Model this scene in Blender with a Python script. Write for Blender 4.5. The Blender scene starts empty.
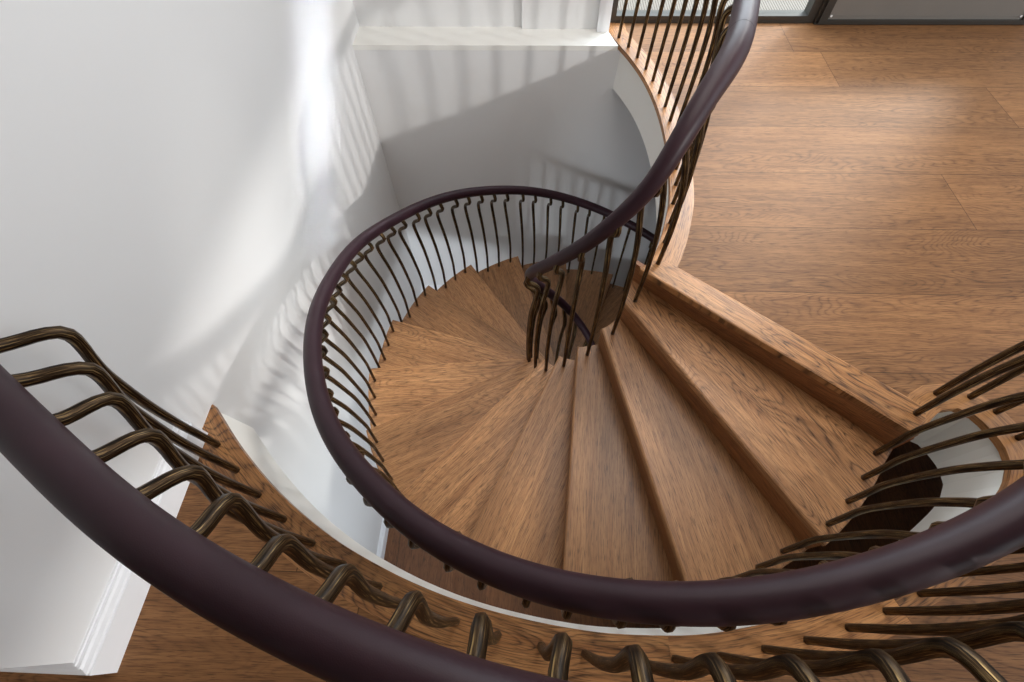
import bpy, bmesh, math, random
from mathutils import Vector, Matrix
from mathutils.geometry import tessellate_polygon
random.seed(4)
S = 1.75                      # metres per modelling unit (camera height above the landing = 1 unit)
COL = bpy.context.scene.collection
PI = math.pi
RISE = 0.086                  # riser height in units
LOWER = -19 * RISE            # lower floor level

# ------------------------------------------------------------------ helpers
def link(name, verts, faces, mat, parent=None, smooth=False, uvs=None, loc=(0, 0, 0)):
    """one mesh object; verts in units, uvs = per-vertex (u, v) in metres"""
    me = bpy.data.meshes.new(name)
    L = Vector(loc)
    me.from_pydata([tuple((Vector(v) - L) * S) for v in verts], [], faces)
    me.materials.append(mat)
    if uvs is not None:
        ul = me.uv_layers.new(name='grain')
        for lp in me.loops:
            ul.data[lp.index].uv = uvs[lp.vertex_index]
    bm = bmesh.new(); bm.from_mesh(me)
    bmesh.ops.recalc_face_normals(bm, faces=bm.faces)
    bm.to_mesh(me); bm.free()
    if smooth:
        for p_ in me.polygons: p_.use_smooth = True
    o = bpy.data.objects.new(name, me)
    COL.objects.link(o)
    o.location = L * S
    if parent is not None:
        o.parent = parent
        o.location = L * S - wloc(parent)
    return o

def wloc(o):
    v = o.location.copy()
    return v + wloc(o.parent) if o.parent else v

def empty(name, loc, label, cat, group=None):
    o = bpy.data.objects.new(name, None); COL.objects.link(o)
    o.location = Vector(loc) * S
    o.empty_display_size = .1
    o['label'] = label; o['category'] = cat
    if group: o['group'] = group
    return o

def struct(o, label=None):
    o['kind'] = 'structure'
    if label: o['label'] = label
    return o

def tris(poly):
    return [tuple(t) for t in tessellate_polygon([[Vector((p_[0], p_[1], 0)) for p_ in poly]])]

def prism(poly, z0, z1, uvf=None):
    """closed prism under a flat polygon; returns verts, faces, uvs"""
    n = len(poly)
    V = [(x, y, z1) for x, y in poly] + [(x, y, z0) for x, y in poly]
    F = []
    for t in tris(poly):
        F.append(t); F.append(tuple(n + i for i in reversed(t)))
    for i in range(n):
        j = (i + 1) % n
        F.append((i, j, n + j, n + i))
    uv = None
    if uvf:
        uv = [uvf(x, y, z1) for x, y in poly] + [uvf(x, y, z0) for x, y in poly]
    return V, F, uv

def box(x0, x1, y0, y1, z0, z1):
    V = [(x, y, z) for z in (z0, z1) for y in (y0, y1) for x in (x0, x1)]
    F = [(0, 1, 3, 2), (4, 6, 7, 5), (0, 4, 5, 1), (2, 3, 7, 6), (0, 2, 6, 4), (1, 5, 7, 3)]
    return V, F

def merge(parts):
    V, F = [], []
    for v, f in parts:
        b = len(V); V += v; F += [tuple(b + i for i in q) for q in f]
    return V, F

def catmull(P, step):
    """dense Catmull-Rom curve through the points"""
    P = [Vector(p_) for p_ in P]
    Q = [P[0] * 2 - P[1]] + P + [P[-1] * 2 - P[-2]]
    out = []
    for i in range(1, len(Q) - 2):
        a, b, c, d = Q[i - 1:i + 3]
        n = max(1, int((c - b).length / step))
        for k in range(n):
            t = k / n
            out.append(.5 * ((2 * b) + (c - a) * t + (2 * a - 5 * b + 4 * c - d) * t * t + (3 * b - a - 3 * c + d) * t ** 3))
    out.append(P[-1])
    return out

def resample(P, n):
    d = [0]
    for i in range(1, len(P)): d.append(d[-1] + (P[i] - P[i - 1]).length)
    out = []; j = 0
    for k in range(n):
        s = d[-1] * k / (n - 1)
        while j < len(P) - 2 and d[j + 1] < s: j += 1
        t = (s - d[j]) / max(1e-9, d[j + 1] - d[j])
        out.append(P[j].lerp(P[j + 1], min(1, t)))
    return out

def sweep(path, section, radius=lambda t: 1.0, up=Vector((0, 0, 1)), caps='round', twist=0):
    """tube along path; section = list of (side, up) offsets; radius scales along t"""
    n = len(path); m = len(section)
    V, F, UV = [], [], []
    prev = None; dist = 0
    rings = []
    for i, p_ in enumerate(path):
        a = path[max(0, i - 1)]; b = path[min(n - 1, i + 1)]
        T = (b - a).normalized()
        if prev is None:
            side = T.cross(up)
            if side.length < .15: side = T.cross(Vector((0, 1, 0)))
            side.normalize()
        else:
            if up is not None and T.cross(up).length > .3 and twist is None:
                side = T.cross(up).normalized()
            else:
                side = (prev - T * prev.dot(T)).normalized()
        prev = side
        W = side.cross(T).normalized()
        if i: dist += (p_ - path[i - 1]).length
        rings.append((p_, side, W, T, dist, i / (n - 1)))
    def ring(p_, side, W, r, dist):
        b = len(V)
        for k, (sx, sz) in enumerate(section):
            V.append(p_ + side * sx * r + W * sz * r); UV.append((dist * S, k / m * .16))
        return b
    B = []
    p_, side, W, T, d0, t0 = rings[0]
    if caps == 'round':
        for q, rr in ((.9, .25), (.7, .62), (.35, .88)):
            B.append(ring(p_ - T * q * .5 * abs(section[0][0] or .02) * 2 * radius(0), side, W, radius(0) * rr, 0))
    for p_, side, W, T, dd, t in rings:
        B.append(ring(p_, side, W, radius(t), dd))
    if caps == 'round':
        for q, rr in ((.35, .88), (.7, .62), (.9, .25)):
            B.append(ring(p_ + T * q * .5 * abs(section[0][0] or .02) * 2 * radius(1), side, W, radius(1) * rr, dd))
    for i in range(len(B) - 1):
        for k in range(m):
            l = (k + 1) % m
            F.append((B[i] + k, B[i] + l, B[i + 1] + l, B[i + 1] + k))
    F.append(tuple(B[0] + k for k in reversed(range(m))))
    F.append(tuple(B[-1] + k for k in range(m)))
    return V, F, UV

# ------------------------------------------------------------------ materials
def nt(name):
    m = bpy.data.materials.new(name); m.use_nodes = True
    t = m.node_tree; t.nodes.clear()
    out = t.nodes.new('ShaderNodeOutputMaterial')
    bs = t.nodes.new('ShaderNodeBsdfPrincipled')
    t.links.new(bs.outputs[0], out.inputs[0])
    return m, t, bs

class G:
    def __init__(s, t): s.t = t
    def n(s, kind, **kw):
        nd = s.t.nodes.new(kind)
        for k, v in kw.items(): setattr(nd, k, v)
        return nd
    def l(s, a, b): s.t.links.new(a, b)
    def put(s, sock, v):
        if hasattr(v, 'node') or isinstance(v, bpy.types.NodeSocket): s.l(v, sock)
        else: sock.default_value = v
    def m(s, op, a, b=None, c=None, clamp=False):
        nd = s.n('ShaderNodeMath', operation=op, use_clamp=clamp)
        s.put(nd.inputs[0], a)
        if b is not None: s.put(nd.inputs[1], b)
        if c is not None: s.put(nd.inputs[2], c)
        return nd.outputs[0]
    def xyz(s, x, y, z=0.0):
        nd = s.n('ShaderNodeCombineXYZ')
        s.put(nd.inputs[0], x); s.put(nd.inputs[1], y); s.put(nd.inputs[2], z)
        return nd.outputs[0]
    def noise(s, vec, scale=1.0, detail=3.0, rough=.5):
        nd = s.n('ShaderNodeTexNoise'); s.l(vec, nd.inputs['Vector'])
        nd.inputs['Scale'].default_value = scale; nd.inputs['Detail'].default_value = detail
        nd.inputs['Roughness'].default_value = rough
        return nd.outputs['Fac']
    def white(s, vec):
        nd = s.n('ShaderNodeTexWhiteNoise'); nd.noise_dimensions = '3D'; s.l(vec, nd.inputs['Vector'])
        return nd.outputs['Value']
    def ramp(s, f, stops, interp='LINEAR'):
        nd = s.n('ShaderNodeValToRGB'); s.l(f, nd.inputs[0])
        cr = nd.color_ramp; cr.interpolation = interp
        while len(cr.elements) < len(stops): cr.elements.new(.5)
        for e, (p_, c) in zip(cr.elements, stops):
            e.position = p_; e.color = (c[0], c[1], c[2], 1)
        return nd.outputs[0]
    def mix(s, f, a, b, mode='MIX'):
        nd = s.n('ShaderNodeMix', data_type='RGBA', blend_type=mode)
        s.put(nd.inputs['Factor'], f)
        for sock, v in ((nd.inputs['A'], a), (nd.inputs['B'], b)):
            pass
        ia = [i for i in nd.inputs if i.name == 'A' and i.type == 'RGBA'][0]
        ib = [i for i in nd.inputs if i.name == 'B' and i.type == 'RGBA'][0]
        s.put(ia, a if not isinstance(a, tuple) else (*a, 1)); s.put(ib, b if not isinstance(b, tuple) else (*b, 1))
        return [o for o in nd.outputs if o.type == 'RGBA'][0]
    def sepuv(s):
        uv = s.n('ShaderNodeUVMap'); uv.uv_map = 'grain'
        sp = s.n('ShaderNodeSeparateXYZ'); s.l(uv.outputs[0], sp.inputs[0])
        return sp.outputs[0], sp.outputs[1]

def srgb(r, g, b):
    f = lambda c: (c / 255 / 12.92) if c / 255 <= .04045 else ((c / 255 + .055) / 1.055) ** 2.4
    return (f(r), f(g), f(b))

def wood(name, dark, mid, light, rough=.38, planks=None, lit_tone=False, cathedral=.55, spec=.5, amount=1.0, coat=0.0):
    m, t, bs = nt(name); g = G(t)
    u, v = g.sepuv()
    oi = g.n('ShaderNodeObjectInfo').outputs['Random']
    if planks:
        w, y0, joints = planks
        r = g.m('DIVIDE', g.m('SUBTRACT', v, y0), w)
        row = g.m('FLOOR', r); fr = g.m('FRACT', r)
        off = g.m('MULTIPLY', g.white(g.xyz(row, 3.3, 1.7)), 3.9)
        for k, x in joints.items():
            sel = g.m('COMPARE', row, float(k), .3)
            off = g.m('ADD', g.m('MULTIPLY', off, g.m('SUBTRACT', 1.0, sel)), g.m('MULTIPLY', sel, x))
        Lp = 3.9
        q = g.m('DIVIDE', g.m('SUBTRACT', u, off), Lp)
        colm = g.m('FLOOR', q); fc = g.m('FRACT', q)
        rnd = g.white(g.xyz(row, colm, 5.1)); rnd2 = g.white(g.xyz(row, colm, 9.4))
        ex = g.m('MULTIPLY', g.m('MINIMUM', fc, g.m('SUBTRACT', 1.0, fc)), Lp)
        ey = g.m('MULTIPLY', g.m('MINIMUM', fr, g.m('SUBTRACT', 1.0, fr)), w)
        seam = g.m('LESS_THAN', g.m('MINIMUM', ex, ey), .0016)
    else:
        rnd = oi; rnd2 = g.m('FRACT', g.m('MULTIPLY', oi, 7.31)); seam = None
    U = g.m('ADD', u, g.m('MULTIPLY', rnd, 31.0)); Vv = g.m('ADD', v, g.m('MULTIPLY', rnd2, 17.0))
    # cathedral growth rings: contour lines of a stretched noise field
    fld = g.noise(g.xyz(g.m('MULTIPLY', U, .9), g.m('MULTIPLY', Vv, 4.2), rnd), 1.0, 2.0, .45)
    wob = g.noise(g.xyz(g.m('MULTIPLY', U, 9.0), g.m('MULTIPLY', Vv, 40.0), 2.0), 1.0, 2.0)
    ph = g.m('ADD', g.m('MULTIPLY', fld, 46.0), g.m('MULTIPLY', wob, .8))
    ring = g.m('PINGPONG', ph, .5)
    ring = g.m('POWER', g.m('MULTIPLY', ring, 2.0), 3.2)
    msk = g.ramp(g.noise(g.xyz(g.m('MULTIPLY', U, .8), g.m('MULTIPLY', Vv, 3.0), 7.0), 1.0, 2.0), [(.34, (0, 0, 0)), (.54, (1, 1, 1))])
    fine = g.noise(g.xyz(g.m('MULTIPLY', U, 7.0), g.m('MULTIPLY', Vv, 190.0), 1.0), 1.0, 4.0, .62)
    strk = g.noise(g.xyz(g.m('MULTIPLY', U, 1.6), g.m('MULTIPLY', Vv, 34.0), 4.0), 1.0, 3.0, .55)
    pat = g.noise(g.xyz(g.m('MULTIPLY', U, .9), g.m('MULTIPLY', Vv, 5.0), 11.0), 1.0, 2.0)
    base = g.mix(g.ramp(strk, [(.3, (0, 0, 0)), (.7, (1, 1, 1))]), mid, light)
    base = g.mix(g.m('MULTIPLY', g.ramp(pat, [(.45, (0, 0, 0)), (.75, (1, 1, 1))]), .32 * amount), base, dark)
    pore = g.ramp(fine, [(.36, (.25, .25, .25)), (.56, (1, 1, 1))])
    if lit_tone:
        af = g.n('ShaderNodeAttribute'); af.attribute_type = 'OBJECT'; af.attribute_name = 'figure'; cathedral = af.outputs['Fac']
    base = g.mix(g.m('MULTIPLY', g.m('MULTIPLY', g.m('MULTIPLY', ring, msk), pore), cathedral), base, dark)
    base = g.mix(g.m('MULTIPLY', g.ramp(fine, [(.48, (0, 0, 0)), (.68, (1, 1, 1))]), .5 * amount), base, dark)
    prs = g.noise(g.xyz(g.m('MULTIPLY', U, 16.0), g.m('MULTIPLY', Vv, 330.0), 6.0), 1.0, 2.0, .5)
    base = g.mix(g.m('MULTIPLY', g.ramp(prs, [(.56, (0, 0, 0)), (.63, (1, 1, 1))]), .6 * amount), base, dark)
    val = g.m('ADD', .86, g.m('MULTIPLY', rnd2, .30))
    if lit_tone:
        at = g.n('ShaderNodeAttribute'); at.attribute_type = 'OBJECT'; at.attribute_name = 'lit_tone'; val = at.outputs['Fac']
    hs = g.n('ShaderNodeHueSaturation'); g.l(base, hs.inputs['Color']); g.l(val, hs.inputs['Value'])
    hs.inputs['Saturation'].default_value = 1.03
    colr = hs.outputs[0]
    if seam is not None:
        colr = g.mix(g.m('MULTIPLY', seam, .75), colr, (dark[0] * .35, dark[1] * .35, dark[2] * .35))
    g.l(colr, bs.inputs['Base Color'])
    rg = g.m('ADD', rough - .05, g.m('MULTIPLY', fine, .12)); g.l(rg, bs.inputs['Roughness'])
    bs.inputs['Specular IOR Level'].default_value = spec
    bs.inputs['Coat Weight'].default_value = coat
    bmp = g.n('ShaderNodeBump'); bmp.inputs['Strength'].default_value = .16; bmp.inputs['Distance'].default_value = .0015
    g.l(g.m('ADD', fine, g.m('MULTIPLY', ring, .4)), bmp.inputs['Height']); g.l(bmp.outputs[0], bs.inputs['Normal'])
    return m

def plain(name, c, rough=.6, metal=0.0, spec=.5, var=.04, scale=3.0, bump=0.0):
    m, t, bs = nt(name); g = G(t)
    tc = g.n('ShaderNodeTexCoord').outputs['Object']
    f = g.noise(tc, scale, 4.0)
    cc = g.mix(f, tuple(x * (1 - var) for x in c), tuple(min(1, x * (1 + var)) for x in c))
    g.l(cc, bs.inputs['Base Color'])
    bs.inputs['Roughness'].default_value = rough; bs.inputs['Metallic'].default_value = metal
    bs.inputs['Specular IOR Level'].default_value = spec
    if bump:
        b = g.n('ShaderNodeBump'); b.inputs['Strength'].default_value = bump; b.inputs['Distance'].default_value = .001
        g.l(g.noise(tc, 260.0, 3.0), b.inputs['Height']); g.l(b.outputs[0], bs.inputs['Normal'])
    return m

DK, MD, LT = srgb(70, 43, 27), srgb(134, 92, 60), srgb(162, 115, 76)
M_floor = wood('oak_planks', srgb(72, 48, 33), srgb(132, 93, 62), srgb(158, 115, 78), rough=.55, spec=.22,
               planks=(.2312 * S, 1.9247 * S, {-1: 1.10 * S, -2: 1.606 * S, -3: 1.9 * S, -4: 1.2585 * S, -5: .35 * S, -9: -.3 * S}), cathedral=.75)
M_tread = wood('oak_treads', srgb(64, 41, 27), srgb(164, 116, 78), srgb(200, 150, 105), rough=.36, cathedral=1.0, lit_tone=True)
M_riser = wood('oak_risers', srgb(60, 36, 22), srgb(126, 79, 47), srgb(154, 102, 64), rough=.42, cathedral=.5)
M_border = wood('oak_border', srgb(56, 34, 22), srgb(156, 106, 66), srgb(198, 145, 95), rough=.38, cathedral=1.0)
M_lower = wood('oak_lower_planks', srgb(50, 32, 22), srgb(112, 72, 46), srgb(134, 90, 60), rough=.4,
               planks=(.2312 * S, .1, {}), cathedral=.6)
M_wall = plain('white_wall_paint', srgb(226, 226, 226), .62, var=.008, scale=1.2)
M_trim = plain('white_gloss_paint', srgb(238, 239, 242), .35, var=.005)
M_plaster = plain('white_plaster', srgb(236, 235, 230), .6, var=.006)
M_steel = plain('dark_steel', srgb(78, 76, 72), .38, metal=.7, var=.06, scale=6)
M_panel = plain('brushed_grey_panel', srgb(128, 125, 120), .42, metal=.4, var=.1, scale=4)

def leather_mat():
    m, t, bs = nt('plum_leather'); g = G(t)
    tc = g.n('ShaderNodeTexCoord').outputs['Object']
    f = g.noise(tc, 7.0, 4.0)
    c = g.mix(f, srgb(42, 25, 31), srgb(57, 36, 44))
    g.l(c, bs.inputs['Base Color']); bs.inputs['Roughness'].default_value = .44
    bs.inputs['Specular IOR Level'].default_value = .25
    b = g.n('ShaderNodeBump'); b.inputs['Strength'].default_value = .12; b.inputs['Distance'].default_value = .0006
    vn = g.n('ShaderNodeTexVoronoi'); g.l(tc, vn.inputs['Vector']); vn.inputs['Scale'].default_value = 420
    g.l(vn.outputs['Distance'], b.inputs['Height']); g.l(b.outputs[0], bs.inputs['Normal'])
    return m
M_leather = leather_mat()
M_stitch = plain('leather_seam', srgb(30, 21, 24), .7)

def bronze_mat():
    m, t, bs = nt('streaked_bronze'); g = G(t)
    u, v = g.sepuv()
    f = g.noise(g.xyz(g.m('MULTIPLY', u, 10.0), g.m('MULTIPLY', v, 160.0)), 1.0, 3.0, .6)
    c = g.ramp(f, [(.40, srgb(28, 20, 13)), (.54, srgb(74, 56, 36)), (.70, srgb(178, 148, 98))])
    g.l(c, bs.inputs['Base Color']); bs.inputs['Metallic'].default_value = .75
    bs.inputs['Roughness'].default_value = .42
    b = g.n('ShaderNodeBump'); b.inputs['Strength'].default_value = .4; b.inputs['Distance'].default_value = .001
    g.l(f, b.inputs['Height']); g.l(b.outputs[0], bs.inputs['Normal'])
    return m
M_bronze = bronze_mat()

def glass_mat():
    m = bpy.data.materials.new('door_glass'); m.use_nodes = True
    t = m.node_tree; t.nodes.clear(); g = G(t)
    out = g.n('ShaderNodeOutputMaterial'); mx = g.n('ShaderNodeMixShader')
    tr = g.n('ShaderNodeBsdfTransparent'); gl = g.n('ShaderNodeBsdfGlossy'); gl.inputs['Roughness'].default_value = .02
    tr.inputs[0].default_value = (.95, .97, .97, 1)
    mx.inputs[0].default_value = .06; g.l(tr.outputs[0], mx.inputs[1]); g.l(gl.outputs[0], mx.inputs[2]); g.l(mx.outputs[0], out.inputs[0])
    return m
M_glass = glass_mat()

def deck_mat():
    m, t, bs = nt('pale_grooved_decking'); g = G(t)
    tc = g.n('ShaderNodeTexCoord').outputs['Object']
    sp = g.n('ShaderNodeSeparateXYZ'); g.l(tc, sp.inputs[0])
    r = g.m('FRACT', g.m('MULTIPLY', sp.outputs[0], 1 / .019))
    gr = g.m('LESS_THAN', r, .34)
    c = g.mix(gr, srgb(118, 111, 102), srgb(62, 56, 50))
    g.l(c, bs.inputs['Base Color']); bs.inputs['Roughness'].default_value = .6
    return m
M_deck = deck_mat()

# ------------------------------------------------------------------ plan curves (units)
FRONT = [(-.722, .412), (-.622, .311), (-.505, .215), (-.381, .137), (-.266, .084), (-.171, .05), (-.090, .028), (-.016, .013), (.071, .000),
         (.165, -.008), (.284, -.007), (.355, .000), (.42, .012), (.50, .028), (.575, .052), (.65, .08), (.72, .112), (.80, .15), (.87, .19), (.93, .23),
         (.973, .262), (1.002, .291), (1.023, .323), (1.028, .36), (1.019, .399), (.998, .438), (.966, .455), (.928, .449), (.892, .423), (.85, .387)]
EDGEA = [(.300, .842), (.334, .863), (.372, .945), (.402, 1.04), (.424, 1.13), (.440, 1.28), (.445, 1.44), (.436, 1.60), (.412, 1.75), (.375, 1.88), (.335, 1.985), (.308, 2.07), (.306, 2.14)]
front = [(v.x, v.y) for v in catmull([(x, y, 0) for x, y in FRONT], .02)]
edgeA = [(v.x, v.y) for v in catmull([(x, y, 0) for x, y in EDGEA], .02)]
CO = Vector((.251, .912)); CI = Vector((.165, .872)); RI = .127

def offset_curve(P, d):
    out = []
    for i in range(len(P)):
        a = Vector(P[max(0, i - 1)]); b = Vector(P[min(len(P) - 1, i + 1)])
        t = (b - a).normalized()
        out.append((P[i][0] + t.y * d, P[i][1] - t.x * d))
    return out

# ------------------------------------------------------------------ floor and slab
hole = front + edgeA
floor_poly = hole + [(4.2, 2.14), (4.2, -3.2), (-3.4, -3.2), (-3.4, -.075), (-.722, -.075)]
V, F, UV = prism(floor_poly, -.018, 0, lambda x, y, z: (x * S, y * S))
struct(link('floor', V, F, M_floor, uvs=UV), 'wide oak plank floor of the upper landing')
# plaster rim of the opening (the fascia) following the edge, set back a little under the wood
def rim(name, P, z0, z1, inset, label, foot=.014):
    Q = offset_curve(P, inset); R2 = offset_curve(P, inset + .03); Q0 = offset_curve(P, -foot)
    V, F = [], []
    for i in range(len(Q)):
        V += [(*Q[i], z1), (*Q0[i], z0), (*R2[i], z0), (*R2[i], z1)]
    for i in range(len(Q) - 1):
        a = 4 * i; b = a + 4
        F += [(a, a + 1, b + 1, b), (a + 1, a + 2, b + 2, b + 1), (a + 2, a + 3, b + 3, b + 2), (a + 3, a, b, b + 3)]
    n = len(V) - 4
    F += [(0, 3, 2, 1), (n, n + 1, n + 2, n + 3)]
    return struct(link(name, V, F, M_plaster, smooth=False), label)
rim('trim_1', front, -.172, -.018, .004, 'white curved fascia around the front of the stair opening')
rim('trim_2', edgeA[4:], -.172, -.018, .004, 'white curved fascia below the landing beside the back wall', foot=.002)
# underside of the slab
inner = offset_curve(front, .02) + offset_curve(edgeA, .02)
slab = inner + [(2.9, 2.14), (2.9, -.95), (-.722, -.95)]
V, F, _ = prism(slab, -.171, -.15)
struct(link('ceiling', V, F, M_plaster), 'white ceiling of the lower level around the opening')

def ribbon(name, P, w, z, label, u0=0, d0=0.0):
    A = offset_curve(P, d0); B = offset_curve(P, w)
    V, F, UV = [], [], []; s = u0
    for i in range(len(A)):
        if i: s += (Vector(A[i]) - Vector(A[i - 1])).length
        V += [(*A[i], z), (*B[i], z), (*A[i], -.018), (*B[i], -.018)]
        UV += [(s * S, 0), (s * S, w * S), (s * S, .02), (s * S, w * S + .02)]
    for i in range(len(A) - 1):
        a = 4 * i; b = a + 4
        F += [(a, b, b + 1, a + 1), (a, a + 2, b + 2, b), (a + 1, b + 1, b + 3, a + 3), (a + 2, a + 3, b + 3, b + 2)]
    n = len(V) - 4
    F += [(0, 1, 3, 2), (n, n + 2, n + 3, n + 1)]
    return struct(link(name, V, F, M_border, uvs=UV), label)
# flush oak border around the opening (cut in three boards) and beside the back opening
nf = len(front)
c1 = [i for i, q in enumerate(front) if q[0] > .24][0]
c2 = [i for i, q in enumerate(front) if q[0] > .66][0]
ribbon('trim_3', front[:c1 + 1], .072, .0009, 'oak border board on the left front edge of the opening', 0, -.003)
ribbon('trim_4', front[c1:c2 + 1], .070, .0009, 'oak border board on the middle front edge of the opening', 5, -.003)
ribbon('trim_5', front[c2:], .060, .0009, 'curved oak border ring at the right end of the opening', 9, -.003)
ribbon('trim_6', edgeA[1:], .068, .0009, 'curved oak border below the inner landing balustrade', 14, -.003)

# ------------------------------------------------------------------ walls
WX = -.722
def wallbox(name, x0, x1, y0, y1, z0, z1, label, mat=None):
    V, F = box(x0, x1, y0, y1, z0, z1)
    return struct(link(name, V, F, mat or M_wall), label)
wallbox('wall_left', WX - .12, WX, -.075, 2.115, -.018, 1.55, 'white wall on the left of the stairwell')
wallbox('wall_left_lower', WX - .12, WX, -.95, 1.965, LOWER - .02, -.018, 'white wall on the left of the lower flight')
wallbox('wall_back_lower', WX - .12, 2.9, 1.965, 2.13, LOWER - .02, -.019, 'white wall behind the spiral stair')
wallbox('wall_left_return', -3.4, WX - .12, -.075, -.0, 0, 1.55, 'end of the left wall turning the corner')
# ledge and upper back wall with its panel step
V, F, _ = prism([(WX, 1.9649), (.333, 1.9649), (.302, 2.075), (.302, 2.13), (WX, 2.13)], -.0185, .0)
struct(link('trim_7', V, F, M_plaster), 'white ledge along the top of the back wall')
wallbox('wall_back', WX - .12, -.048, 2.11, 2.2, 0, 1.55, 'white upper back wall above the ledge')
wallbox('wall_back_panel', -.048, .271, 2.092, 2.2, 0, 1.55, 'slightly raised right part of the upper back wall')
V, F = merge([box(.262, .304, 2.072, 2.2, 0, 1.55), box(.255, .300, 2.068, 2.08, 0, 1.55)])
struct(link('trim_8', V, F, M_trim), 'white casing at the end of the upper back wall')
# lower level enclosure
wallbox('wall_right_lower', 2.9, 2.95, -.95, 2.13, LOWER - .02, -.15, 'right wall of the lower level')
wallbox('wall_front_lower', WX, 2.9, -1.0, -.95, LOWER - .02, -.15, 'front wall of the lower level')
V, F, UV = prism([(WX, -.95), (2.9, -.95), (2.9, 1.965), (WX, 1.965)], LOWER - .02, LOWER, lambda x, y, z: (y * S, x * S))
struct(link('floor_lower', V, F, M_lower, uvs=UV), 'dark oak plank floor of the lower level')

# moulded baseboards: profile swept along a plan line with mitred corner
BB = [(.018, 0), (.018, .061), (.0150, .0622), (.0150, .0650), (.0172, .0662), (.0160, .0690), (.0105, .0722), (.0078, .0765), (.0095, .0782), (.0095, .0800), (.0045, .0810), (.0045, .0850), (0, .0855)]
def baseboard(name, path, z, label):
    """path in plan; board on the right-hand side of travel"""
    V, F = [], []; m = len(BB)
    P = [Vector(q) for q in path]
    for i, q in enumerate(P):
        if i == 0: t = (P[1] - P[0]).normalized(); nrm = Vector((t.y, -t.x)); k = 1
        elif i == len(P) - 1: t = (P[-1] - P[-2]).normalized(); nrm = Vector((t.y, -t.x)); k = 1
        else:
            a = (P[i] - P[i - 1]).normalized(); b = (P[i + 1] - P[i]).normalized()
            na = Vector((a.y, -a.x)); nb = Vector((b.y, -b.x)); nrm = (na + nb).normalized(); k = 1 / nrm.dot(na)
        for d, h in BB: V.append((q.x + nrm.x * d * k, q.y + nrm.y * d * k, z + h))
        V.append((q.x, q.y, z))
    M = m + 1
    for i in range(len(P) - 1):
        for j in range(M):
            l = (j + 1) % M
            F.append((i * M + j, i * M + l, (i + 1) * M + l, (i + 1) * M + j))
    F.append(tuple(range(M))); F.append(tuple(reversed(range((len(P) - 1) * M, len(P) * M))))
    return struct(link(name, V, F, M_trim), label)
baseboard('baseboard_left', [(-3.4, -.0755), (WX - .0005, -.0755), (WX - .0005, .345)][::1], 0.0, 'white moulded baseboard turning the corner of the left wall')
baseboard('baseboard_lower_left', [(WX, -.95), (WX, 1.965)], LOWER, 'white baseboard of the lower left wall')
baseboard('baseboard_lower_back', [(WX, 1.965), (2.9, 1.965)], LOWER, 'white baseboard of the lower back wall')

# ------------------------------------------------------------------ glazed doors
V, F = merge([box(.304, 1.135, 2.14, 2.19, 0, .026), box(.304, 1.135, 2.14, 2.19, 1.3, 1.35), box(.304, .335, 2.14, 2.19, .026, 1.3),
              box(1.100, 1.135, 2.14, 2.19, .026, 1.3), box(1.133, 1.150, 2.133, 2.17, 0, 1.35), box(.335, 1.1, 2.137, 2.14, .0, .008)])
d1 = struct(link('door_1', V, F, M_steel), 'fixed glass screen in a dark steel frame beside the stair')
V, F = box(.335, 1.1, 2.160, 2.168, .026, 1.3)
link('pane', V, F, M_glass, parent=d1)
V, F = merge([box(1.145, 1.96, 2.122, 2.142, 0.004, .020), box(1.145, 1.175, 2.122, 2.142, .02, 1.33), box(1.93, 1.96, 2.122, 2.142, .02, 1.33),
              box(1.175, 1.93, 2.122, 2.142, 1.29, 1.33), box(1.135, 1.96, 2.128, 2.19, 0, .004), box(1.145, 1.96, 2.1205, 2.1225, .013, .0165)])
d2 = struct(link('door_2', V, F, M_steel), 'dark steel door leaf with grey lower panel')
V, F = merge([box(1.175, 1.93, 2.129, 2.137, .02, .42), box(1.19, 1.915, 2.1275, 2.129, .032, .034)])
link('kick_panel', V, F, M_panel, parent=d2)
V, F = box(1.175, 1.93, 2.129, 2.135, .42, 1.29)
link('pane', V, F, M_glass, parent=d2)
for x in (1.186, 1.919):
    vs, fs = [], []
    for i in range(10): vs.append((x + .004 * math.cos(i * PI / 5), 2.1262, .0315 + .004 * math.sin(i * PI / 5)))
    for i in range(10): vs.append((x + .004 * math.cos(i * PI / 5), 2.130, .0315 + .004 * math.sin(i * PI / 5)))
    fs = [tuple(range(10)), tuple(reversed(range(10, 20)))] + [(i, (i + 1) % 10, 10 + (i + 1) % 10, 10 + i) for i in range(10)]
    link('screw', vs, fs, M_trim, parent=d2)
wallbox('wall_back_right', 1.96, 4.2, 2.14, 2.2, 0, 1.55, 'white wall right of the doors')
V, F = box(.25, 2.6, 2.2, 5.5, -.05, -.004)
o = struct(link('floor_terrace', V, F, M_deck), 'pale grooved terrace deck outside the glass')

# ------------------------------------------------------------------ the stair
FEETR = [(-44, .779), (-52, .794), (-60, .809), (-75, .835), (-100, .849), (-139, .855), (-148, .847), (-165, .834), (-180, .828), (-230, .829), (-270, .829), (-420, .829)]
def feet_r(th):
    for (a, ra), (b, rb) in zip(FEETR, FEETR[1:]):
        if a >= th >= b: return ra + (rb - ra) * (a - th) / (a - b)
    return FEETR[0][1] if th > -44 else FEETR[-1][1]
def outer(th, d=.026):
    r = feet_r(th) + d
    return Vector((CO.x + r * math.cos(math.radians(th)), CO.y + r * math.sin(math.radians(th))))
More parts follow.
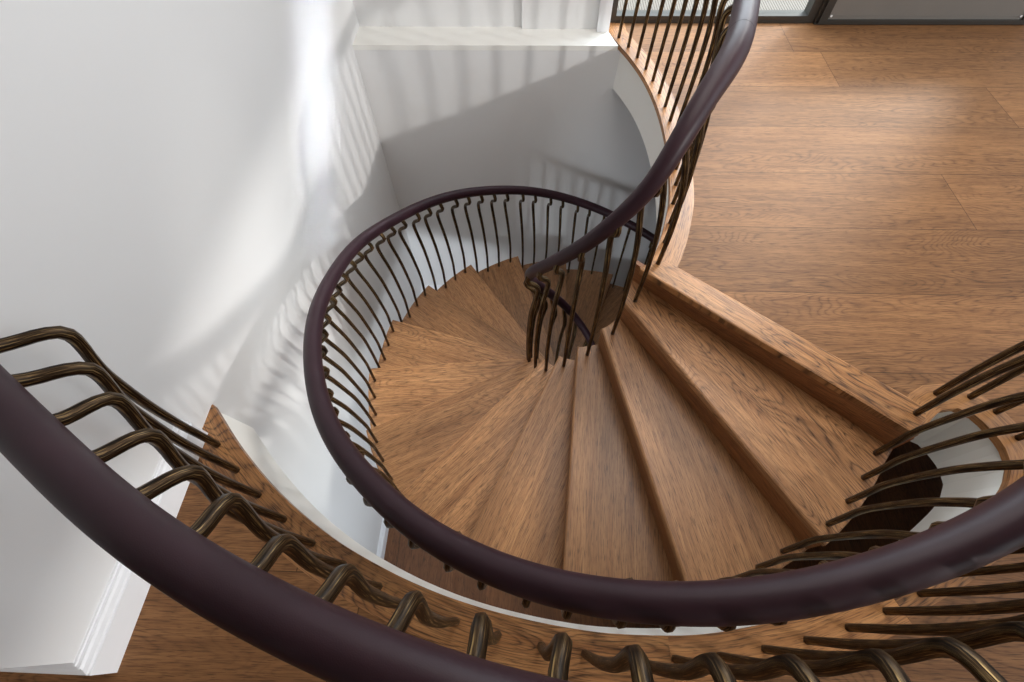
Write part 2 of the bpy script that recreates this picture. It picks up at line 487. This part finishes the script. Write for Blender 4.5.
# nosing lines: direction and offset from the outer centre
NOS = {0: (-41.2, -.003), 1: (-59.2, -.045), 2: (-77.7, -.067), 3: (-95.1, -.081), 4: (-113.7, -.072), 5: (-132.5, -.059), 6: (-153.1, -.034),
       7: (-174.2, -.004), 8: (-195.8, .033), 9: (-216.3, .059), 10: (-234.9, .065), 11: (-253.0, .061)}
for k in range(12, 20):
    a = -248.9 - 18.45 * (k - 11)
    P0 = outer(a); dr = a - 4.2
    n_ = Vector((-math.sin(math.radians(dr)), math.cos(math.radians(dr))))
    NOS[k] = (dr, (P0 - CO).dot(n_))
def nosing(k):
    a, off = NOS[k]; ar = math.radians(a)
    d = Vector((math.cos(ar), math.sin(ar))); n_ = Vector((-d.y, d.x))
    # inner end: where the line leaves the inner circle
    P = CO + n_ * off
    w = P - CI; b = w.dot(d); cc = w.dot(w) - RI * RI
    t = -b + math.sqrt(max(0, b * b - cc)); I = P + d * t
    # outer end on the outer curve
    lo, hi = .3, 1.2
    for _ in range(50):
        mid = (lo + hi) / 2; q = P + d * mid; th = math.degrees(math.atan2(q.y - CO.y, q.x - CO.x))
        while th > a + 90: th -= 360
        while th < a - 90: th += 360
        if (q - CO).length > feet_r(th) + .026: hi = mid
        else: lo = mid
    tho = th
    thi = math.degrees(math.atan2(I.y - CI.y, I.x - CI.x))
    while thi > a + 90: thi -= 360
    while thi < a - 90: thi += 360
    return I, P + d * mid, thi, tho, d
stair = empty('spiral_staircase', (CO.x, CO.y, LOWER), 'curved oak staircase winding down from the landing around a narrow open eye', 'staircase')
def icirc(th, r=RI): return Vector((CI.x + r * math.cos(math.radians(th)), CI.y + r * math.sin(math.radians(th))))
N = {k: nosing(k) for k in range(0, 20)}
TH = .02                                     # tread board thickness
def rounded(poly, z1, th, uvf, r=.0055):
    """board with a small rounded top edge"""
    n = len(poly); P = [Vector(q) for q in poly]
    area = sum(P[i].x * P[(i + 1) % n].y - P[(i + 1) % n].x * P[i].y for i in range(n))
    sgn = 1 if area > 0 else -1
    def ins(d):
        o_ = []
        for i in range(n):
            a = (P[i] - P[i - 1]).normalized(); b = (P[(i + 1) % n] - P[i]).normalized()
            na = Vector((-a.y, a.x)) * sgn; nb = Vector((-b.y, b.x)) * sgn
            m_ = (na + nb)
            if m_.length < .1: m_ = na
            m_.normalize(); o_.append(P[i] + m_ * d / max(.4, m_.dot(na)))
        return o_
    V, F, UV = [], [], []
    for d, z in ((r, z1), (r * .3, z1 - r * .3), (0, z1 - r), (0, z1 - th)):
        for q in ins(d): V.append((q.x, q.y, z)); UV.append(uvf(q.x, q.y, z))
    for l in range(3):
        for i in range(n):
            j = (i + 1) % n
            F.append((l * n + i, l * n + j, (l + 1) * n + j, (l + 1) * n + i))
    for t in tris([(v[0], v[1]) for v in V[:n]]):
        F.append(t)
    for t in tris([(v[0], v[1]) for v in V[3 * n:]]):
        F.append(tuple(3 * n + i for i in reversed(t)))
    return V, F, UV
for k in range(1, 19):
    I0, O0, ti0, to0, d0 = N[k - 1]      # nosing above = back of this tread
    I1, O1, ti1, to1, d1_ = N[k]         # own nosing
    z = -k * RISE
    # tread runs from own nosing to just under the riser above
    back = .012
    nb = Vector((-d0.y, d0.x))
    nb0 = Vector((-d0.y, d0.x)) * .014
    O0 = O0 + nb0; I0 = I0 + nb0
    poly = [I1, O1]
    m = 8
    for i in range(1, m): poly.append(outer(to1 + (to0 - to1) * i / m))
    poly += [O0, I0]
    for i in range(1, 6): poly.append(icirc(ti0 + (ti1 - ti0) * i / 6))
    ax = d1_.copy(); nx = Vector((-ax.y, ax.x)); rr = random.Random(k * 7 + 1); du = rr.random() * 20; dv = rr.random() * 9
    uvf = lambda x, y, zz, ax=ax, nx=nx, du=du, dv=dv, I1=I1: ((Vector((x, y)) - I1).dot(ax) * S + du, (Vector((x, y)) - I1).dot(nx) * S + zz * S + dv)
    V, F, UV = rounded([(q.x, q.y) for q in poly], z, TH, uvf)
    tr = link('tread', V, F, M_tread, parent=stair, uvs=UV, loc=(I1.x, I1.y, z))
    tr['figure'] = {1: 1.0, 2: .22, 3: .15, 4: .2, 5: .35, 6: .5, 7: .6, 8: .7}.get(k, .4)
    tr['lit_tone'] = {1: 1.02, 2: .86, 3: .74, 4: .98, 5: 1.22, 6: 1.06, 7: 1.24, 8: 1.10, 9: .94, 10: 1.06, 11: .80, 12: .58, 13: .62}.get(k, .6)   # board tone with the flight's light and shade painted into it
for k in range(0, 19):
    # riser below the nosing k
    I, O, ti, to, d = N[k]; z1 = -k * RISE - (TH if k else .018); z0 = -(k + 1) * RISE - .004
    n_ = Vector((-d.y, d.x)); s0 = .003; s1 = .016
    a, b = I + n_ * s0, O + n_ * s0 - d * .002; c, e = O + n_ * s1 - d * .002, I + n_ * s1
    V = [(a.x, a.y, z0), (b.x, b.y, z0), (c.x, c.y, z0), (e.x, e.y, z0), (a.x, a.y, z1), (b.x, b.y, z1), (c.x, c.y, z1), (e.x, e.y, z1)]
    F = [(0, 1, 2, 3), (4, 7, 6, 5), (0, 4, 5, 1), (1, 5, 6, 2), (2, 6, 7, 3), (3, 7, 4, 0)]
    L_ = (O - I).length; du = k * 3.1
    UV = [(du, z0 * S), (du + L_ * S, z0 * S), (du + L_ * S, z0 * S + .02), (du, z0 * S + .02), (du, z1 * S), (du + L_ * S, z1 * S), (du + L_ * S, z1 * S - .02), (du, z1 * S - .02)]
    link('riser', V, F, M_riser, parent=stair, uvs=UV, loc=(I.x, I.y, z0))
# landing nosing board
I, O, ti, to, d = N[0]; n_ = Vector((-d.y, d.x))
P4 = [Vector((.300, .838)), Vector((.852, .3865)), Vector((.890, .424)), Vector((.9, .452)), Vector((.868, .478)), Vector((.365, .879)), Vector((.336, .868))]
uvf = lambda x, y, zz: ((Vector((x, y)) - I).dot(d) * S, (Vector((x, y)) - I).dot(n_) * S + 3)
V, F, UV = rounded([(q.x, q.y) for q in P4], .0012, .019, uvf, .005)
link('landing_nosing', V, F, M_border, parent=stair, uvs=UV)
# outer stringer and soffit: helical bands
def heli(th):    # nosing depth number as a function of the outer angle
    for k in range(0, 19):
        a, b = N[k][3], N[k + 1][3]
        if a >= th >= b: return k + (a - th) / (a - b)
    return 0 if th > N[0][3] else 19
V, F = [], []
ths = [N[0][3] - i * 4.0 for i in range(int((N[0][3] - N[19][3]) / 4))]
for th in ths:
    z = -heli(th) * RISE - RISE * 1.0 - .02
    for d_, dz in ((.024, .0), (.024, -.09), (.004, -.09), (.004, .0)):
        q = outer(th, d_); V.append((q.x, q.y, max(LOWER, z + dz + .0)))
for i in range(len(ths) - 1):
    a = 4 * i; b = a + 4
    for j in range(4): F.append((a + j, a + (j + 1) % 4, b + (j + 1) % 4, b + j))
F += [(0, 1, 2, 3), (len(V) - 1, len(V) - 2, len(V) - 3, len(V) - 4)]
link('stringer', V, F, M_plaster, parent=stair, smooth=False)
V, F = [], []
M_ = 12
thi_of = lambda th: N[0][2] + (N[19][2] - N[0][2]) * (N[0][3] - th) / (N[0][3] - N[19][3])
for th in ths:
    z = max(LOWER + .001, -heli(th) * RISE - RISE * 1.0 - .075)
    A = outer(th, .006); B = icirc(thi_of(th), RI + .003)
    V += [(A.x, A.y, z), (B.x, B.y, z), (B.x, B.y, max(LOWER + .001, z - .012)), (A.x, A.y, max(LOWER, z - .012))]
for i in range(len(ths) - 1):
    a = 4 * i; b = a + 4
    for j in range(4): F.append((a + j, a + (j + 1) % 4, b + (j + 1) % 4, b + j))
link('soffit', V, F, M_plaster, parent=stair)
V, F = [], []
for th in ths:
    z = -heli(th) * RISE - RISE - .02
    for r_, dz in ((RI + .001, 0), (RI + .001, -.07), (RI + .014, -.07), (RI + .014, 0)):
        q = icirc(thi_of(th), r_); V.append((q.x, q.y, max(LOWER, z + dz)))
for i in range(len(ths) - 1):
    a = 4 * i; b = a + 4
    for j in range(4): F.append((a + j, a + (j + 1) % 4, b + (j + 1) % 4, b + j))
link('stringer', V, F, M_plaster, parent=stair)

# ------------------------------------------------------------------ handrails
def cpt(th, z, r=.845):
    return (CO.x + r * math.cos(math.radians(th)), CO.y + r * math.sin(math.radians(th)), z)
RAIL1 = [(-.721, .270, .5), (-.670, .235, .5), (-.595, .190, .5), (-.539, .157, .5), (-.414, .078, .5), (-.263, .012, .5), (-.135, -.030, .5), (-.05, -.052, .5), (.037, -.068, .5), (.19, -.082, .5),
         (.35, -.076, .5), (.51, -.047, .5), (.67, .002, .5), (.82, .058, .5), (.95, .118, .5), (1.055, .195, .5), (1.115, .29, .5), (1.12, .39, .5), (1.075, .475, .5), (1.0, .515, .5),
         (.925, .487, .497), (.865, .41, .488), (.80, .315, .468), (.70, .205, .434), (.586, .125, .400), (.449, .070, .357), (.310, .035, .315), (.187, .030, .279),
         (.091, .036, .252), (-.014, .060, .221), (-.103, .094, .194), (-.195, .141, .164), (-.281, .212, .132), (-.363, .282, .102), (-.439, .384, .065), (-.502, .507, .024), (-.570, .710, -.040)]
for th, z in ((-188, -.165), (-199.4, -.234), (-214.7, -.315), (-228.6, -.38), (-246.8, -.478), (-261.5, -.56), (-277, -.655), (-292.5, -.744), (-311, -.83), (-329.5, -.915),
              (-348, -1.0), (-366.5, -1.085), (-385, -1.17)):
    RAIL1.append(cpt(th, z))
RAIL2 = [(.352, 2.062, .5), (.395, 1.97, .5), (.435, 1.86, .5), (.468, 1.72, .5), (.487, 1.56, .5), (.492, 1.40, .5), (.478, 1.26, .5), (.443, 1.124, .5), (.390, .968, .497), (.321, .853, .47),
         (.275, .782, .43), (.234, .737, .37), (.188, .722, .305), (.127, .731, .21), (.060, .770, .10), (.012, .826, -.005)]
for i, th in enumerate(range(-180, -400, -14)):
    RAIL2.append((CI.x + .163 * math.cos(math.radians(th)), CI.y + .163 * math.sin(math.radians(th)), -.08 - .086 * i * 14 / 18.7))
SEC = [(.0265 * math.cos(a), .033 * math.sin(a)) for a in [2 * PI * i / 28 for i in range(28)]]
def relax(P, n):
    for _ in range(n):
        P = [P[0]] + [P[i] * .5 + (P[i - 1] + P[i + 1]) * .25 for i in range(1, len(P) - 1)] + [P[-1]]
    return P
rail1 = relax(catmull(RAIL1, .016), 60); rail2 = relax(catmull(RAIL2, .010), 12)
def girth(z, steep=False):
    """the grip gets slimmer down the flight, more so on the inner side"""
    K = [(.497, 1.0), (.47, .86), (.43, .78), (.37, .66), (.30, .58), (.1, .50), (-.5, .47)] if steep else [(.30, 1.0), (.15, .90), (.02, .78), (-.15, .70), (-.4, .64)]
    if z >= K[0][0]: return K[0][1]
    for (a, ra), (b, rb) in zip(K, K[1:]):
        if z >= b: return rb + (ra - rb) * (z - b) / (a - b)
    return K[-1][1]
def balustrade(name, label, rail, joints, loc):
    root = empty(name, loc, label, 'balustrade')
    nr = len(rail)
    V, F, UV = sweep(rail, SEC, radius=lambda t: girth(rail[min(nr - 1, int(round(t * (nr - 1))))].z, rail is rail2), twist=None)
    pass
    h = link('handrail', V, F, M_leather, parent=root, smooth=True, uvs=UV)
    acc = 0
    for i in joints:
        i = min(len(rail) - 3, i)
        seg = [rail[i], rail[i].lerp(rail[i + 1], .06)]
        seg = [rail[i] + (rail[i + 1] - rail[i]).normalized() * dd for dd in (-.0006, 0, .0006)]
        V, F, UV = sweep(seg, [(x * 1.006 * girth(rail[i].z, rail is rail2), y * 1.006 * girth(rail[i].z, rail is rail2)) for x, y in SEC], twist=None, caps=None)
        sm = link('seam', V, F, M_stitch, parent=h, smooth=True)
    return root
def near(rail, p_):
    return min(range(len(rail)), key=lambda i: (rail[i] - Vector(p_)).length)
bal1 = balustrade('outer_balustrade', 'long plum handrail with bronze balusters around the opening and the stair outer side', rail1,
                  [near(rail1, (-.33, .25, .115)), near(rail1, cpt(-250, -.5)), near(rail1, (1.1, .3, .5)), near(rail1, (.51, -.047, .5))], (-.2, .05, 0))
bal2 = balustrade('inner_balustrade', 'plum handrail with bronze balusters curling tightly down the inner side of the stair', rail2,
                  [near(rail2, (.40, 1.02, .5)), near(rail2, (.47, 1.72, .5))], (.4, 1.1, 0))

NS = 12
def rod_section():
    o_ = []
    for i in range(NS):
        a = 2 * PI * i / NS; r = 1.0 if i % 2 else .87
        o_.append((r * math.cos(a), r * math.sin(a)))
    return o_
ROD = rod_section()
def baluster(foot, top, out, parent, amp=.026, r0=.0062, r1=.0092, lean=None, sc=1.0):
    """foot on the floor, top = point on the rail axis, out = unit vector towards the well"""
    F0 = Vector(foot); T = Vector(top); Hh = T.z - F0.z; o3 = Vector((out[0], out[1], 0)).normalized()
    d = Vector((T.x - F0.x, T.y - F0.y, 0))
    pts = []
    for fz, off in ((0, 0), (.13, -.002), (.27, -.004), (.45, -.003)):
        if fz * Hh < Hh - .205 * sc - .06: pts.append((fz * Hh, off * amp / .026))
    for dz, off in ((.205, .004), (.150, .013), (.118, .0205), (.085, .0262), (.066, .022), (.052, .007), (.040, -.009), (.027, -.019), (.010, -.018)):
        pts.append((Hh - dz * sc, off * amp / .026))
    P = []
    tgt = d - o3 * 0
    for z, off in pts:
        t = max(0, z / Hh)
        # rail offset is taken up near the top, apart from long leans on the turn
        if lean: w = 1 - (1 - min(1, t / .95) ** 2.4) ** 1.3
        else: w = 0 if t < .90 else ((t - .90) / .10) ** 1.5
        base = tgt * w
        if t > .93: off = off * (1 - t) / .07
        P.append(F0 + Vector((base.x, base.y, z)) + o3 * off)
    P.append(F0 + Vector((tgt.x, tgt.y, Hh - .004)))
    # remove points that go backwards
    path = resample(catmull(P, .008), 44)
    V, F, UV = sweep(path, ROD, radius=lambda t: r0 + (r1 - r0) * (t ** 1.3), caps=None, up=Vector((.3, .8, .1)))
    return link('baluster', V, F, M_bronze, parent=parent, smooth=True, uvs=UV, loc=tuple(F0))

def top_for(rail, foot, zlo, zhi):
    """closest rail point in plan, within a height window"""
    best = None
    for q in rail:
        if zlo <= q.z <= zhi:
            dd = (q.x - foot[0]) ** 2 + (q.y - foot[1]) ** 2
            if best is None or dd < best[0]: best = (dd, q)
    return best[1]

# guard feet along the front edge and round the turn
GF = [(-.674, .319), (-.613, .265), (-.55, .215), (-.483, .169), (-.414, .126), (-.343, .09), (-.268, .055), (-.193, .027), (-.117, .004), (-.04, -.014), (.037, -.028),
      (.114, -.037), (.193, -.041), (.271, -.039), (.35, -.032), (.43, -.019), (.507, -.003), (.586, .019), (.662, .047), (.735, .078), (.808, .113), (.879, .150), (.948, .193),
      (1.008, .243), (1.050, .307), (1.062, .385), (1.045, .445), (1.005, .480), (.933, .487), (.868, .436)]
front_v = [Vector((x, y)) for x, y in front]
for q in GF:
    p2 = Vector(q); e = min(front_v, key=lambda v_: (v_ - p2).length); out = (e - p2).normalized()
    turn = q[0] > .86 and q[1] > .4
    t = top_for(rail1[:near(rail1, (.865, .41, .488)) + 3], q, .4, .6)
    baluster((q[0], q[1], 0), t, out, bal1, lean=(q[0] > .85), amp=(.025 if q[0] < -.3 else .017), sc=.85, r0=.0072, r1=.0104)
# stair feet: four to a tread along the outer edge
MEAS = {1: [-43.9, -49.3, -54.6, -59.9], 2: [-65.6, -70.6, -75.3, -79.6]}
for k in range(1, 18):
    a, b = N[k - 1][3], N[k][3]
    if k in MEAS: L_ = MEAS[k]
    else: L_ = [a + (b - a) * f_ for f_ in (.06, .30, .55, .80)][:4]
    for th in L_:
        r = feet_r(th); q = (CO.x + r * math.cos(math.radians(th)), CO.y + r * math.sin(math.radians(th)))
        z = -k * RISE; c_ = z + .5
        t = top_for(rail1[near(rail1, (.95, .51, .498)):], q, c_ - .16, c_ + .14)
        out = (Vector(q) - CO).normalized()
        baluster((q[0], q[1], z), t, out, bal1, lean=True, sc=1.28, amp=(.034 if 2 < k < 6 else .030), r0=.0054 if k > 3 else .0066, r1=.0076 if k > 3 else .0088)
# inner balustrade: landing feet then one foot to each tread
AF = [(.341, 2.026), (.372, 1.955), (.399, 1.88), (.423, 1.803), (.440, 1.726), (.454, 1.648), (.464, 1.569), (.470, 1.488), (.472, 1.408), (.468, 1.327), (.455, 1.245), (.444, 1.171), (.425, 1.09),
      (.405, 1.01), (.380, .935), (.352, .858)]
eA = [Vector(v_) for v_ in edgeA]
for q in AF:
    p2 = Vector(q); e = min(eA, key=lambda v_: (v_ - p2).length); out = (e - p2).normalized()
    t = top_for(rail2, q, .45, .55)
    baluster((q[0], q[1], 0), t, out, bal2, lean=True, amp=.024, sc=.9, r0=.0066, r1=.0092)
IA = {1: -29.7, 2: -57.7, 3: -82.7, 4: -106.5, 5: -128.5}
for k in range(1, 18):
    th = IA.get(k, -128.5 - 18.6 * (k - 5))
    q = (CI.x + .157 * math.cos(math.radians(th)), CI.y + .157 * math.sin(math.radians(th))); z = -k * RISE
    t = top_for(rail2, q, z + .40, z + .62) if k < 4 else top_for(rail2, q, z + .36, z + .58)
    out = (CI - Vector(q)).normalized()
    baluster((q[0], q[1], z), t, out, bal2, lean=True, amp=.022, r0=.0060, r1=.0082)

# ------------------------------------------------------------------ light
def sun(name, travel, energy, angle, color):
    l = bpy.data.lights.new(name, 'SUN'); l.energy = energy; l.angle = math.radians(angle); l.color = color
    o = bpy.data.objects.new(name, l); COL.objects.link(o)
    o.rotation_euler = Vector(travel).to_track_quat('-Z', 'Y').to_euler()
    o.location = (0, 0, 6)
    return o
def area(name, loc, aim, sx, sy, power, color, spread=180, along=None):
    l = bpy.data.lights.new(name, 'AREA'); l.shape = 'RECTANGLE'; l.size = sx * S; l.size_y = sy * S; l.energy = power; l.color = color
    l.spread = math.radians(spread)
    o = bpy.data.objects.new(name, l); COL.objects.link(o)
    o.location = Vector(loc) * S
    q = (Vector(aim) - Vector(loc)).to_track_quat('-Z', 'Y')
    if along is not None:
        zz = -(Vector(aim) - Vector(loc)).normalized(); yy = Vector(along); yy = (yy - zz * yy.dot(zz)).normalized()
        q = Matrix((yy.cross(zz), yy, zz)).transposed().to_quaternion()
    o.rotation_euler = q.to_euler()
    return o
area('wall_streak_fill', (1.45, 1.75, 1.2), (-.722, 1.52, .08), .07, 1.0, 1.7, (.84, .92, 1.0), spread=10, along=(0, .75, .60))  # added strip lamp floating in the room, makes the left wall streak
sun('daylight_right', (-.842, .438, -.314), 1.15, 1.8, (1.0, .97, .93))
area('terrace_door_daylight', (.9, 2.6, 1.0), (.3, .8, -.4), 1.2, .9, 90, (.86, .93, 1.0))
area('lower_window_daylight', (.15, -.9, -.75), (-.66, 1.2, -1.25), .7, .6, 26, (.86, .93, 1.0), spread=75)
sun('daylight_terrace_door', (-.52, -.60, -.56), 2.7, 11, (1.0, .97, .92))
area('stair_fill_light', (.35, .95, 1.53), (.2, .8, 0), 1.3, 1.3, 56, (1.0, .97, .94))  # added fill lamp under the closed ceiling, brightens the treads
W = bpy.data.worlds.new('sky'); bpy.context.scene.world = W; W.use_nodes = True
wt = W.node_tree; bg = wt.nodes['Background']
bg.inputs[0].default_value = (.84, .92, 1.0, 1); bg.inputs[1].default_value = 1.8

# upper ceiling of the landing
V, F = box(-3.4, 3.0, -3.2, 2.2, 1.55, 1.6)
struct(link('ceiling_upper', V, F, M_plaster), 'white ceiling above the landing')
wallbox('wall_front', -3.4, 4.2, -3.25, -3.2, 0, 1.55, 'white front wall of the landing room')
wallbox('wall_left_far', -3.45, -3.4, -3.25, -.0, 0, 1.55, 'white far left wall of the landing room')
# ------------------------------------------------------------------ camera
def rx(a): return Matrix.Rotation(a, 3, 'X')
def rz(a): return Matrix.Rotation(a, 3, 'Z')
cam = bpy.data.cameras.new('camera'); co = bpy.data.objects.new('camera', cam); COL.objects.link(co)
Rm = rz(math.radians(3.46)) @ rx(math.radians(31.1)) @ rz(math.radians(-1.72))
co.matrix_world = Matrix.Translation((0, 0, 1.0 * S)) @ Rm.to_4x4()
cam.sensor_width = 36; cam.lens = 473.7 / 1024 * 36; cam.clip_start = .01
bpy.context.scene.camera = co
vs = bpy.context.scene.view_settings
vs.view_transform = 'Standard'; vs.look = 'None'; vs.gamma = 1; vs.exposure = 0.18
vs.use_curve_mapping = False
